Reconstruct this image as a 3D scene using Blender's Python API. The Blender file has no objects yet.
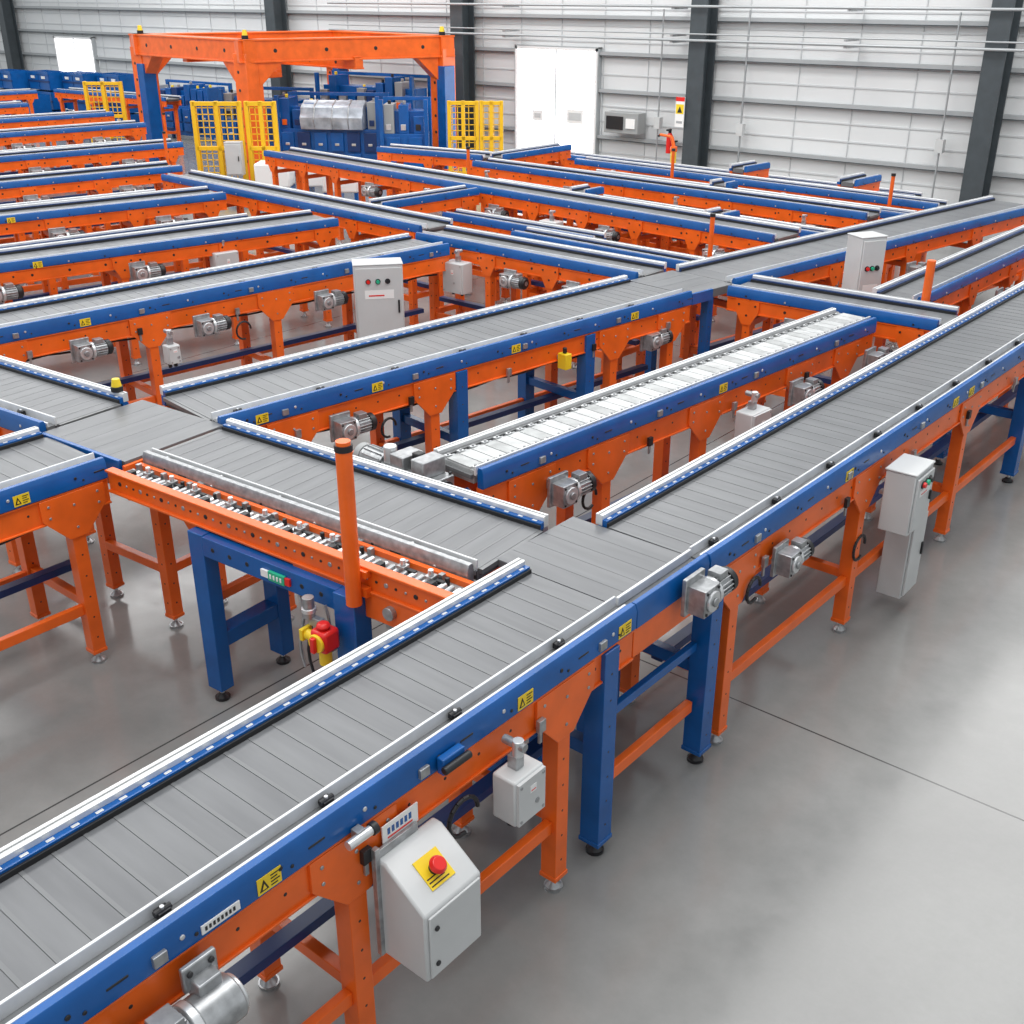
import bpy, math, random
from mathutils import Matrix, Vector
random.seed(4)
sc=bpy.context.scene
COL=sc.collection

# ------------------------------------------------------------ materials
def mat(name,col,rough=0.45,metal=0.0,noise=0.0,nscale=6.0,emit=0.0,bump=0.0,bscale=60,spec=0.5):
    m=bpy.data.materials.new(name);m.use_nodes=True;nt=m.node_tree
    b=nt.nodes['Principled BSDF']
    b.inputs['Base Color'].default_value=(*col,1);b.inputs['Roughness'].default_value=rough
    b.inputs['Metallic'].default_value=metal;b.inputs['Specular IOR Level'].default_value=spec
    tc=nt.nodes.new('ShaderNodeTexCoord')
    n=nt.nodes.new('ShaderNodeTexNoise');n.inputs['Scale'].default_value=nscale;n.inputs['Detail'].default_value=6
    nt.links.new(tc.outputs['Object'],n.inputs['Vector'])
    if noise>0:
        r=nt.nodes.new('ShaderNodeValToRGB')
        r.color_ramp.elements[0].position=.3;r.color_ramp.elements[1].position=.7
        r.color_ramp.elements[0].color=(*[c*(1-noise) for c in col],1)
        r.color_ramp.elements[1].color=(*[min(1,c*(1+noise*.6)) for c in col],1)
        nt.links.new(n.outputs['Fac'],r.inputs['Fac']);nt.links.new(r.outputs[0],b.inputs['Base Color'])
    if emit>0:
        b.inputs['Emission Color'].default_value=(*col,1);b.inputs['Emission Strength'].default_value=emit
    return m
ORANGE=mat('orange_paint',(.84,.135,.012),.30,noise=.15)
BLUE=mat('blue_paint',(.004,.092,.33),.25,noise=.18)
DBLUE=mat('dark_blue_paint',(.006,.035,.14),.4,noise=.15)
ALU=mat('aluminium',(.68,.69,.70),.28,.65,noise=.12,nscale=20)
WHITE=mat('white_rail',(.72,.73,.74),.32,.25,noise=.12,nscale=12)
CHAINM=mat('chain_plate_grey',(.40,.41,.41),.4,.2,noise=.25,nscale=14)
CHAINL=mat('chain_plate_pale',(.52,.53,.53),.4,.2,noise=.2,nscale=9)
STEEL=mat('cast_steel',(.40,.41,.42),.32,.65,noise=.3,nscale=30)
CHANNEL=mat('grey_channel',(.20,.205,.21),.38,.4,noise=.15,nscale=10)
def belt_mat():
    m=bpy.data.materials.new('grey_belt');m.use_nodes=True;nt=m.node_tree;L=nt.links
    b=nt.nodes['Principled BSDF'];b.inputs['Roughness'].default_value=.34
    tc=nt.nodes.new('ShaderNodeTexCoord')
    mp=nt.nodes.new('ShaderNodeMapping');mp.inputs['Scale'].default_value=(9,1.2,1);L.new(tc.outputs['Object'],mp.inputs[0])
    n=nt.nodes.new('ShaderNodeTexNoise');n.inputs['Scale'].default_value=1.5;n.inputs['Detail'].default_value=5;L.new(mp.outputs[0],n.inputs['Vector'])
    r=nt.nodes.new('ShaderNodeValToRGB');r.color_ramp.elements[0].position=.3;r.color_ramp.elements[1].position=.7
    r.color_ramp.elements[0].color=(.118,.122,.130,1);r.color_ramp.elements[1].color=(.165,.17,.178,1)
    L.new(n.outputs['Fac'],r.inputs['Fac']);L.new(r.outputs[0],b.inputs['Base Color']);return m
BELT=belt_mat()
RIDGE=mat('belt_ridge',(.155,.16,.166),.34)
BELTD=mat('belt_gap',(.13,.133,.138),.6)
BLACK=mat('black_plastic',(.012,.012,.014),.45)
GREYB=mat('light_grey_enamel',(.54,.55,.55),.36,noise=.05)
GREYD=mat('mid_grey_enamel',(.30,.31,.31),.45)  # even mid-grey enamel, darker than the light grey one
YELLOW=mat('yellow_paint',(.85,.60,.02),.4,noise=.05)
YMESH=mat('yellow_guard_paint',(.85,.5,.01),.45)
RED=mat('red_plastic',(.7,.02,.015),.3)
GREEN=mat('green_plastic',(.02,.4,.22),.4)
WPAPER=mat('white_label',(.80,.80,.79),.5)
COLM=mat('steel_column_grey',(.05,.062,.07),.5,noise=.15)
GIRT=mat('galvanised_girt',(.36,.38,.39),.45,.1)
SEAM=mat('panel_seam_grey',(.50,.52,.53),.5)
RIB=mat('panel_rib_grey',(.54,.56,.57),.5)
PIPE=mat('galvanised_pipe',(.36,.38,.39),.4,.3)
PLAST=mat('clear_wrap',(.46,.50,.56),.25,.2,noise=.45,nscale=5)
FRAMEW=mat('door_frame_white',(.8,.8,.8),.4)
GLOW=mat('daylight_glass',(1,1,1),.3,emit=2.8)

def floor_mat():
    m=bpy.data.materials.new('polished_concrete');m.use_nodes=True;nt=m.node_tree;L=nt.links
    b=nt.nodes['Principled BSDF']
    tc=nt.nodes.new('ShaderNodeTexCoord')
    n=nt.nodes.new('ShaderNodeTexNoise');n.inputs['Scale'].default_value=.6;n.inputs['Detail'].default_value=7;n.inputs['Roughness'].default_value=.55;n.inputs['Distortion'].default_value=.5
    L.new(tc.outputs['Object'],n.inputs['Vector'])
    r=nt.nodes.new('ShaderNodeValToRGB');r.color_ramp.elements[0].position=.3;r.color_ramp.elements[1].position=.7
    r.color_ramp.elements[0].color=(.215,.216,.21,1);r.color_ramp.elements[1].color=(.295,.296,.288,1)
    L.new(n.outputs['Fac'],r.inputs['Fac'])
    n3=nt.nodes.new('ShaderNodeTexNoise');n3.inputs['Scale'].default_value=6;n3.inputs['Detail'].default_value=12;n3.inputs['Roughness'].default_value=.75
    L.new(tc.outputs['Object'],n3.inputs['Vector'])
    mx=nt.nodes.new('ShaderNodeMix');mx.data_type='RGBA';mx.blend_type='MULTIPLY';mx.inputs[0].default_value=.35
    r3=nt.nodes.new('ShaderNodeValToRGB');r3.color_ramp.elements[0].position=.35;r3.color_ramp.elements[0].color=(.75,.75,.75,1);r3.color_ramp.elements[1].position=.62
    L.new(n3.outputs['Fac'],r3.inputs['Fac'])
    L.new(r.outputs[0],mx.inputs[6]);L.new(r3.outputs[0],mx.inputs[7])
    sx=nt.nodes.new('ShaderNodeSeparateXYZ');L.new(tc.outputs['Object'],sx.inputs[0])
    def joint(out,off):
        a=nt.nodes.new('ShaderNodeMath');a.operation='ADD';a.inputs[1].default_value=-off+500;L.new(out,a.inputs[0])
        md=nt.nodes.new('ShaderNodeMath');md.operation='MODULO';md.inputs[1].default_value=5;L.new(a.outputs[0],md.inputs[0])
        lt=nt.nodes.new('ShaderNodeMath');lt.operation='LESS_THAN';lt.inputs[1].default_value=.010;L.new(md.outputs[0],lt.inputs[0])
        return lt.outputs[0]
    j1=joint(sx.outputs['X'],-3.96);j2=joint(sx.outputs['Y'],4.23)
    mm=nt.nodes.new('ShaderNodeMath');mm.operation='MAXIMUM';L.new(j1,mm.inputs[0]);L.new(j2,mm.inputs[1])
    m2=nt.nodes.new('ShaderNodeMix');m2.data_type='RGBA';L.new(mm.outputs[0],m2.inputs[0]);L.new(mx.outputs[2],m2.inputs[6]);m2.inputs[7].default_value=(.06,.06,.06,1)
    L.new(m2.outputs[2],b.inputs['Base Color'])
    rr=nt.nodes.new('ShaderNodeMapRange');rr.inputs['From Min'].default_value=.3;rr.inputs['From Max'].default_value=.7;rr.inputs['To Min'].default_value=.09;rr.inputs['To Max'].default_value=.22
    L.new(n3.outputs['Fac'],rr.inputs['Value']);L.new(rr.outputs[0],b.inputs['Roughness'])
    return m
FLOOR=floor_mat()
WALL=mat('white_wall_panel',(.66,.675,.68),.5,noise=.06,nscale=.8)

# ------------------------------------------------------------ mesh builder
class MB:
    def __init__(s): s.v=[];s.f=[];s.m=[];s.mats=[]
    def mi(s,m):
        if m not in s.mats: s.mats.append(m)
        return s.mats.index(m)
    def add(s,vs,fs,m,M=None):
        o=len(s.v);k=s.mi(m)
        s.v+=[tuple(M@Vector(v)) if M else tuple(v) for v in vs]
        for f in fs: s.f.append(tuple(o+i for i in f));s.m.append(k)
    def box(s,a,b,m,M=None):
        x0,y0,z0=[min(a[i],b[i]) for i in range(3)];x1,y1,z1=[max(a[i],b[i]) for i in range(3)]
        s.add([(x0,y0,z0),(x1,y0,z0),(x1,y1,z0),(x0,y1,z0),(x0,y0,z1),(x1,y0,z1),(x1,y1,z1),(x0,y1,z1)],
              [(0,3,2,1),(4,5,6,7),(0,1,5,4),(1,2,6,5),(2,3,7,6),(3,0,4,7)],m,M)
    def prism(s,prof,a0,a1,m,axis='x',M=None):
        n=len(prof);vs=[]
        for a in (a0,a1):
            for p in prof:
                vs.append((a,p[0],p[1]) if axis=='x' else ((p[0],a,p[1]) if axis=='y' else (p[0],p[1],a)))
        fs=[(i,(i+1)%n,n+(i+1)%n,n+i) for i in range(n)]+[tuple(range(n))[::-1],tuple(range(n,2*n))]
        s.add(vs,fs,m,M)
    def cyl(s,p0,p1,r,m,n=16,r2=None,M=None):
        p0=Vector(p0);p1=Vector(p1);d=(p1-p0).normalized();r2=r if r2 is None else r2
        t=Vector((0,0,1)) if abs(d.z)<.9 else Vector((1,0,0))
        a=d.cross(t).normalized();b=d.cross(a)
        vs=[]
        for p,rr in((p0,r),(p1,r2)):
            for i in range(n):
                q=2*math.pi*i/n;vs.append(tuple(p+a*math.cos(q)*rr+b*math.sin(q)*rr))
        fs=[(i,(i+1)%n,n+(i+1)%n,n+i) for i in range(n)]+[tuple(range(n))[::-1],tuple(range(n,2*n))]
        s.add(vs,fs,m,M)
    def tube(s,pts,r,m,n=8):
        for i in range(len(pts)-1): s.cyl(pts[i],pts[i+1],r,m,n)
    def mesh(s,name):
        me=bpy.data.meshes.new(name);me.from_pydata(s.v,[],s.f)
        for m in s.mats: me.materials.append(m)
        me.polygons.foreach_set('material_index',s.m)
        import bmesh
        bm=bmesh.new();bm.from_mesh(me);bmesh.ops.recalc_face_normals(bm,faces=bm.faces);bm.to_mesh(me);bm.free()
        me.update();return me
def B(*args,**k):
    b=MB()
    for a in args: b.box(*a)
    return b
def shade(me):
    for p in me.polygons: p.use_smooth=True
    me.set_sharp_from_angle(angle=math.radians(35))
def part(name,par,mb,bev=0,loc=(0,0,0),rz=0,label=None):
    me=mb.mesh(name) if isinstance(mb,MB) else mb
    o=bpy.data.objects.new(name,me);COL.objects.link(o)
    if par: o.parent=par
    o.location=loc;o.rotation_euler=(0,0,rz)
    if isinstance(mb,MB): shade(me)
    if bev>0:
        md=o.modifiers.new('b','BEVEL');md.width=bev;md.segments=2;md.limit_method='ANGLE';md.angle_limit=math.radians(50)
    if label:o['label']=label
    return o
def thing(name,label,cat,loc=(0,0,0),rz=0,group=None):
    o=bpy.data.objects.new(name,None);o.empty_display_size=.1;COL.objects.link(o)
    o.location=loc;o.rotation_euler=(0,0,rz);o['label']=label;o['category']=cat
    if group:o['group']=group
    return o
def solid(name,label,cat,mb,loc=(0,0,0),rz=0,group=None,bev=0):
    o=part(name,None,mb,bev,loc,rz);o['label']=label;o['category']=cat
    if group:o['group']=group
    return o
def struct(name,mb,bev=0):
    o=part(name,None,mb,bev);o['kind']='structure';return o

_cache={}
def leg_mesh(col,h,s=.034,holes=True):
    k=('leg',col.name,round(h,3),s)
    if k in _cache:return _cache[k]
    b=MB();b.box((-s,-s,.07),(s,s,h),col)
    if holes:
        z=.16
        while z<h-.05:
            b.cyl((0,-s-.001,z),(0,-s+.004,z),.006,BLACK,8);b.cyl((s+.001,0,z),(s-.004,0,z),.006,BLACK,8);z+=.12
    b.box((-s-.004,-s-.004,.065),(s+.004,s+.004,.085),col)
    me=b.mesh('leg');_cache[k]=me;return me
def foot_mesh(dark=False):
    k=('foot',dark)
    if k in _cache:return _cache[k]
    m=BLACK if dark else STEEL
    b=MB();b.cyl((0,0,0),(0,0,.012),.038,m,20);b.cyl((0,0,.012),(0,0,.034),.032,m,20,.014);b.cyl((0,0,.03),(0,0,.075),.011,ALU,12)
    b.cyl((0,0,.05),(0,0,.062),.019,ALU,6)
    me=b.mesh('foot');shade(me);_cache[k]=me;return me
def clamp_mesh():
    if 'clamp' in _cache:return _cache['clamp']
    b=MB();b.box((-.018,-.014,0),(.018,.014,.02),BLACK);b.cyl((-.024,0,.017),(.024,0,.017),.009,BLACK,10);b.cyl((0,0,.02),(0,0,.03),.006,ALU,8)
    me=b.mesh('rail_clamp');_cache['clamp']=me;return me
def sticker_mesh():
    if 'st' in _cache:return _cache['st']
    b=MB();b.box((-.040,-.002,-.027),(.040,0,.027),YELLOW)
    b.prism([(-.034,-.018),(-.004,-.018),(-.019,.018)],-.0035,-.002,BLACK,'y')
    b.prism([(-.026,-.013),(-.012,-.013),(-.019,.005)],-.0045,-.0035,YELLOW,'y')
    for i in range(4): b.box((.004,-.0035,.015-i*.011),(.034-(i%2)*.008,-.002,.018-i*.011),BLACK)
    me=b.mesh('warning_label');_cache['st']=me;return me

def add_leg(par,x,y,h,col=ORANGE,s=.034,detail=2,dark=False):
    l=part('leg',par,leg_mesh(col,h,s,detail>=1),.003 if detail==2 else 0,(x,y,0))
    part('foot',l,foot_mesh(dark),0)
    return l

def conveyor(p0,p1,w=.61,legs=None,blues=(),detail=2,label='',zt=1.1,stick=(),step=1.5,surface='belt',group='belt conveyors',name='belt_conveyor',front=BLUE,clamp=.55,brace=True,chan=.07,legcol=ORANGE,ends=True):
    p0=Vector(p0);p1=Vector(p1);d=p1-p0;L=d.length;rz=math.atan2(d.y,d.x)
    T=thing(name,label,'conveyor',(p0.x,p0.y,0),rz,group)
    near=detail==2
    BD=.104 if near else .074
    OD=.24 if near else .185
    h=w/2;bw=h-.068;fw=h-.045-chan
    bv=.003 if near else 0
    b=MB()
    if surface=='belt':
        b.box((0,-fw-.01,zt-.09),(L,bw+.01,zt-.038),BELTD)
        sl=.096 if near else .2
        n=max(1,int(round(L/sl)));sl=L/n
        for i in range(n):
            b.box((i*sl+.0009,-fw,zt-.041),((i+1)*sl-.0009,bw,zt-.0367),BELT)
            if near: b.box((i*sl+.0009,-fw,zt-.037),(i*sl+.014,bw,zt-.0357),RIDGE)
        part('belt',T,b,0)
    else:
        fw=bw
        b.box((0,-bw,zt-.09),(L,bw,zt-.02),CHAINM)
        n=int(L/.085)
        for i in range(n):
            x=i*L/n;e=x+L/n
            b.box((x+.003,-bw+.026,zt-.03),(e-.003,bw-.026,zt-.010),CHAINL if i%3 else CHAINM)
            for sy in(-1,1):
                b.box((x+.008,sy*(bw-.022),zt-.03),(x+.042,sy*(bw+.002),zt-.004),ALU)
                b.box((x+.052,sy*(bw-.020),zt-.03),(x+.075,sy*(bw),zt-.014),STEEL)
                b.cyl((x+.025,sy*(bw-.012),zt-.004),(x+.025,sy*(bw-.012),zt+.004),.007,STEEL,8)
        part('plate_chain',T,b,.001)
    b=MB()
    b.prism([(-fw-.002,zt-.045),(-fw-.002,zt-.003),(-fw-.006,zt+.006),(-fw-.015,zt+.006),(-fw-.018,zt-.045)],0,L,WHITE)
    b.box((0,-h+.045,zt-.06),(L,-fw-.018,zt-.035),CHANNEL)
    if chan>.04: b.box((0,-h+.05,zt-.04),(L,-h+.060,zt-.012),WHITE)
    part('guide_rail',T,b,.002 if near else 0,label='light aluminium guide rail')
    b=MB()
    b.prism([(bw+.034,zt-.04),(bw+.034,zt+.008),(bw+.04,zt+.012),(h+.002,zt+.012),(h+.002,zt-.04)],0,L,WHITE)
    b.box((0,bw+.050,zt+.012),(L,bw+.054,zt+.015),GREYD)
    b.box((0,bw,zt-.045),(L,bw+.009,zt-.018),BLACK)
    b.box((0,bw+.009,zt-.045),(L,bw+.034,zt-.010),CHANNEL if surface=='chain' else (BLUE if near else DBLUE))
    if near and surface!='chain':
        n=int(L/.075)
        for i in range(n): b.box(((i+.3)*L/n,bw+.016,zt-.010),((i+.62)*L/n,bw+.027,zt-.008),WHITE)
    part('guide_rail',T,b,.002 if near else 0,label='white guide rail with dashed blue strip')
    for sy in(-1,1):
        b=MB()
        b.prism([(sy*(h-.042),zt-BD),(sy*(h-.042),zt-.012),(sy*(h-.034),zt+(.004 if sy<0 else -.04)),(sy*(h-.010),zt+(.004 if sy<0 else -.04)),(sy*h,zt-.022 if sy<0 else zt-.05),(sy*h,zt-BD+.006),(sy*(h-.006),zt-BD)],0,L,front)
        if sy<0 and detail>=1:
            n=max(1,int(L/.3))
            for i in range(n):
                x=(i+.5)*L/n;b.cyl((x,-h-.004,zt-.05),(x,-h+.002,zt-.05),.008,ALU if i%2 else BLACK,8);b.cyl((x+.04,-h-.004,zt-.07),(x+.04,-h+.002,zt-.07),.006,BLACK,8)
                if near and i%2==0: b.box((x+.10,-h-.002,zt-.055),(x+.16,-h+.002,zt-.047),BLACK)
                if near and i%3==1: b.box((x-.09,-h-.012,zt-.08),(x-.05,-h+.002,zt-.045),STEEL)
        part('side_beam',T,b,bv,label='blue painted side beam')
    if legs is None:
        n=max(2,int(round(L/step))+1);legs=[.18+(L-.36)*i/(n-1) for i in range(n)]
    gw=.17 if near else .10;gl=.048 if near else .038
    for sy in(-1,1):
        b=MB();ya=sy*(h-.05);yb=sy*(h-.014)
        b.box((0,ya,zt-OD),(L,yb,zt-BD-.002),ORANGE)
        b.box((0,ya,zt-OD-.002),(L,sy*(h-.004),zt-OD+.007),ORANGE)
        b.box((0,ya,zt-BD-.008),(L,sy*(h-.004),zt-BD-.001),ORANGE)
        for x in legs:
            yo=sy*(h-.002);yi=sy*(h-.014);gz=OD+(.115 if near else .09)
            b.prism([(x-gw,zt-BD-.01),(x+gw,zt-BD-.01),(x+gw,zt-OD+.02),(x+gl,zt-gz),(x-gl,zt-gz),(x-gw,zt-OD+.02)],yi,yo,ORANGE,'y')
            if near:
                for q in((-.13,-.15),(.13,-.15),(-.13,-.21),(.13,-.21),(0,-.18),(0,-.3)):
                    b.cyl((x+q[0],yo-sy*.001,zt+q[1]),(x+q[0],yo+sy*.004,zt+q[1]),.007,STEEL,8)
            elif detail==1:
                for q in((-.07,-.12),(.07,-.12),(0,-.20)): b.cyl((x+q[0],yo-sy*.001,zt+q[1]),(x+q[0],yo+sy*.004,zt+q[1]),.009,BLACK,6)
        n=int(L/(.16 if near else .3))
        for i in range(n):
            x=(i+.5)*L/n;b.cyl((x,yb-sy*.002,zt-(.165 if near else .13)),(x,yb+sy*.0015,zt-(.165 if near else .13)),.0065 if near else .012,BLACK,8)
        part('frame_beam',T,b,bv,label='orange painted frame beam')
    s=.036 if near else .032
    for x in legs:
        for sy in(-1,1): add_leg(T,x,sy*(h-.046),zt-OD+.01,legcol,s,detail)
        part('cross_brace',T,B(((x-.022,-h+.084,.33),(x+.022,h-.084,.38),ORANGE)),bv)
        part('cross_brace',T,B(((x-.022,-h+.084,zt-.3),(x+.022,h-.084,zt-.252),ORANGE)),bv)
    if brace and len(legs)>1:
        xs=sorted(legs)
        for sy in(-1,1):
            for i in range(len(xs)-1):
                if xs[i+1]-xs[i]>.15: part('stretcher',T,B(((xs[i]+s,sy*(h-.065),.3),(xs[i+1]-s,sy*(h-.03),.355),ORANGE)),bv)
        part('cable_tray',T,B(((.1,-.03,.42),(L-.1,.03,.46),DBLUE)),bv,label='dark blue cable tray')
    if near and L>1.8 and brace:
        b=MB();n=int(L/.09);pts=[Vector((.1+i*(L-.2)/n,-h+.075,zt-.262-.018*abs(math.sin(i*.55)))) for i in range(n+1)];b.tube(pts,.008,BLACK,6);part('cable',T,b,label='black cable clipped under the beam')
        k=0;x=.45
        while x<L-.3:
            part('sensor_bracket',T,B(((x,-h-.018,zt-.235),(x+.035,-h+.0,zt-.185),BLACK if k%2 else STEEL),((x+.01,-h-.01,zt-.285),(x+.025,-h+.0,zt-.235),STEEL)),.001,label='small sensor on bracket');x+=.83;k+=1
    for x in blues:
        for sy in(-1,1): add_leg(T,x,sy*(h-.04),zt-BD-.01,BLUE,.046,detail,True)
        part('cross_brace',T,B(((x-.025,-h+.08,.47),(x+.025,h-.08,.53),BLUE)),.003)
    if ends:
        for x in(-.02,L): part('end_plate',T,B(((x,-fw,zt-.06),(x+.02,bw,zt-.038),CHANNEL)))
    if near:
        x=.15
        while x<L-.1:
            part('rail_clamp',T,clamp_mesh(),0,(x,-fw-.034,zt-.03));x+=clamp
    for x in stick: part('warning_label',T,sticker_mesh(),0,(x,-h-.001,zt-(.064 if near else .045)),label='yellow warning label with black triangle')
    return T

def motor(loc,rz=0,s=1.0,flip=False,label='silver geared drive motor with dark end cap',round_=False):
    T=thing('drive_motor',label,'motor',loc,rz,'conveyor drive motors');T.scale=(s*(-1 if flip else 1),s,s)
    b=MB()
    if round_:
        b.cyl((-.05,0,0),(.055,0,0),.056,STEEL,28);b.cyl((-.062,0,0),(-.05,0,0),.046,ALU,28);b.box((-.03,.0,.03),(.03,.05,.085),STEEL);b.box((-.045,.035,.05),(.045,.05,.12),STEEL)
        for sx in(-1,1): b.cyl((sx*.028,.028,.1),(sx*.028,.036,.1),.008,BLACK,8)
    else:
        b.box((-.055,-.05,-.06),(.055,.05,.06),STEEL);b.cyl((0,-.062,0),(0,-.05,0),.045,ALU,20);b.box((-.07,.03,-.075),(.07,.05,.09),STEEL)
        b.cyl((0,-.072,0),(0,-.062,0),.02,STEEL,12)
        for sx in(-1,1):
            for sz in(-1,1): b.cyl((sx*.042,-.056,sz*.046),(sx*.042,-.05,sz*.046),.007,BLACK,8)
    part('gearbox',T,b,.006)
    b=MB();b.cyl((.055,0,0),(.075,0,0),.06,ALU,24);b.cyl((.075,0,0),(.17,0,0),.045,STEEL,24)
    for i in range(18):
        M=Matrix.Rotation(2*math.pi*i/18,4,'X');b.box((.08,-.003,.043),(.165,.003,.055),STEEL,M)
    b.box((.09,-.03,.04),(.15,.03,.075),STEEL)
    part('motor_body',T,b,.002)
    b=MB();b.cyl((.17,0,0),(.20,0,0),.055,BLACK,24);b.cyl((.20,0,0),(.215,0,0),.052,BLACK,24,.038);b.cyl((.215,0,0),(.217,0,0),.02,STEEL,16)
    part('fan_cover',T,b,0,label='black fan cover')
    return T
def jbox(loc,rz,sx,sy,sz,label='light grey junction box with screwed lid',name='junction_box',up=True):
    T=thing(name,label,'electrical box',loc,rz,'small grey junction boxes')
    b=MB();b.box((-sx/2,-sy/2,0),(sx/2,sy/2,sz),GREYB)
    part('body',T,b,.008)
    for x in(-sx*.25,sx*.2):
        b=MB();b.cyl((x,0,-.03),(x,0,0),.014,BLACK,12);part('cable_gland',T,b)
    b=MB();b.box((-sx/2+.006,-sy/2-.012,.006),(sx/2-.006,-sy/2,sz-.006),GREYB)
    for a in(-1,1):
        for c in(0,1): b.cyl((a*(sx/2-.018),-sy/2-.015,.02+c*(sz-.04)),(a*(sx/2-.018),-sy/2-.01,.02+c*(sz-.04)),.006,STEEL,10)
    b.box((-.012,-sy/2-.0135,sz*.62),(.02,-sy/2-.012,sz*.78),WPAPER);b.box((-.008,-sy/2-.0145,sz*.66),(.016,-sy/2-.0135,sz*.68),RED)
    b.cyl((.025,-sy/2-.016,sz*.35),(.025,-sy/2-.012,sz*.35),.01,STEEL,12)
    part('lid',T,b,.003)
    if up:
        b=MB();b.box((-.02,-.01,sz),(.02,.03,sz+.05),STEEL);b.cyl((0,.0,sz+.05),(0,.0,sz+.11),.02,ALU,16);b.cyl((0,-.03,sz+.09),(0,.06,sz+.09),.016,STEEL,14)
        part('mounting_bracket',T,b,.002)
    return T
def cabinet(loc,rz,sx,sy,sz,label,name='control_cabinet',z0=0.0,buttons=True,brk=True):
    T=thing(name,label,'control cabinet',loc,rz)
    b=MB();b.box((-sx/2,-sy/2,z0),(sx/2,sy/2,z0+sz),GREYB);b.box((-sx/2-.006,-sy/2-.006,z0+sz),(sx/2+.006,sy/2+.006,z0+sz+.012),GREYB)
    part('body',T,b,.006)
    if z0>0.2 and brk:
        for a in(-1,1): part('mounting_bracket',T,B(((a*sx*.3-.02,sy/2,z0+sz*.55),(a*sx*.3+.02,sy/2+.03,z0+sz*.6),STEEL)))
    d=MB();d.box((-sx/2+.012,-sy/2-.014,z0+.02),(sx/2-.012,-sy/2,z0+sz-.02),GREYB)
    D=part('door',T,d,.004)
    d=MB();d.box((sx/2-.05,-sy/2-.026,z0+sz*.45),(sx/2-.035,-sy/2-.014,z0+sz*.6),BLACK);part('handle',D,d,.002,label='black handle')
    if buttons:
        for i,m in enumerate((RED,GREEN,BLACK)):
            d=MB();x=-sx*.22+i*sx*.2;d.cyl((x,-sy/2-.02,z0+sz*.82),(x,-sy/2-.014,z0+sz*.82),.022,BLACK,14);d.cyl((x,-sy/2-.034,z0+sz*.82),(x,-sy/2-.02,z0+sz*.82),.015,m,14)
            part('push_button',D,d)
        d=MB();d.box((-sx*.3,-sy/2-.016,z0+sz*.62),(sx*.3,-sy/2-.014,z0+sz*.72),WPAPER);d.box((-sx*.22,-sy/2-.0175,z0+sz*.65),(sx*.1,-sy/2-.016,z0+sz*.665),RED);part('name_plate',D,d)
    return T

R90=math.pi/2
# ============================================================ MAIN LINE
conveyor((-2.24,-1.3),(-2.24,3.08),w=.58,legs=[1.0,2.93,3.95],blues=[4.22],stick=[2.62,3.71,4.3],label='long grey slatted belt conveyor with blue side beams and orange legs',ends=False)
conveyor((-2.24,3.62),(-2.12,12.4),w=.59,legs=[.26,1.57,3.02,5.6,7.2,8.5],blues=[.08,4.27],stick=[1.3,2.7,2.95,5.1],label='long grey belt conveyor with orange braced legs running towards the wall',ends=False)
T=thing('transfer_table','grey transfer plate joining the belts with blue edge','conveyor transfer',(-2.24,3.35,0),R90)
b=MB();b.box((-.265,-.18,1.03),(.265,.415,1.060),BELTD)
for i in range(5): b.box((-.265+.106*i+.001,-.18,1.058),(-.265+.106*(i+1)-.001,.415,1.063),BELT)
part('transfer_plate',T,b,0)
b=MB();b.prism([(-.248,.996),(-.248,1.09),(-.26,1.104),(-.28,1.104),(-.29,1.07),(-.29,.996)],-.265,.265,BLUE);b.box((-.265,-.247,1.04),(.265,-.19,1.06),CHANNEL);b.box((-.265,-.20,1.06),(.265,-.187,1.1),WHITE);part('side_beam',T,b,.003)
part('frame_beam',T,B(((-.265,-.278,.86),(.265,-.24,.994),ORANGE)),.003)
for x in(-.18,.18): part('frame_beam',T,B(((x-.02,-.238,.85),(x+.02,.25,.93),ORANGE)),.003)
for x in(-.18,.18): part('support_post',T,B(((x-.03,.23,0),(x+.03,.28,1.03),BLUE)),.003)
for y in(-.255,.20): part('stretcher',T,B(((-.36,y,.3),(.28,y+.035,.355),ORANGE)),.003,label='orange lower stretcher bar')
part('stretcher',T,B(((-.34,-.255,.62),(.28,-.225,.66),BLUE)),.003)

# ============================================================ FRONT CROSS CONVEYOR
T=conveyor((-4.74,3.05),(-2.67,3.19),w=.58,legs=[.35],detail=2,label='short grey belt cross conveyor with orange roller strip side',clamp=.4,brace=False,chan=.03,front=STEEL)
b=MB()
LB=2.17
b.box((0,-.43,.99),(LB-.02,-.305,1.025),GREYD);b.box((0,-.325,1.025),(LB-.02,-.300,1.052),ORANGE)
for i in range(54):
    x=.03+i*.039
    b.cyl((x,-.415,1.035),(x,-.365,1.035),.012,ALU if i%2 else STEEL,10)
    if i%5==0: b.box((x-.01,-.35,1.02),(x+.012,-.325,1.062),STEEL)
    if i%7==1: b.box((x-.012,-.43,1.02),(x+.02,-.395,1.06),BLACK)
    if i%6==3: b.cyl((x,-.35,1.02),(x,-.35,1.06),.010,BLACK,8)
part('roller_strip',T,b,.001,label='strip of small bright metal rollers')
b=MB();b.prism([(-.465,.945),(-.43,.945),(-.43,1.055),(-.465,1.055)],-.05,LB,ORANGE);b.box((-.05,-.48,1.048),(LB,-.43,1.060),ORANGE);b.box((-.05,-.48,.940),(LB,-.46,.952),ORANGE)
for i in range(40): b.cyl((.04+i*.053,-.469,1.0),(.04+i*.053,-.46,1.0),.007 if i%3 else .012,STEEL if i%2 else BLACK,8)
b.box((1.25,-.475,.82),(2.08,-.45,.942),ORANGE)
part('outer_beam',T,b,.003,label='orange outer side beam with bolts')
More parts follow.
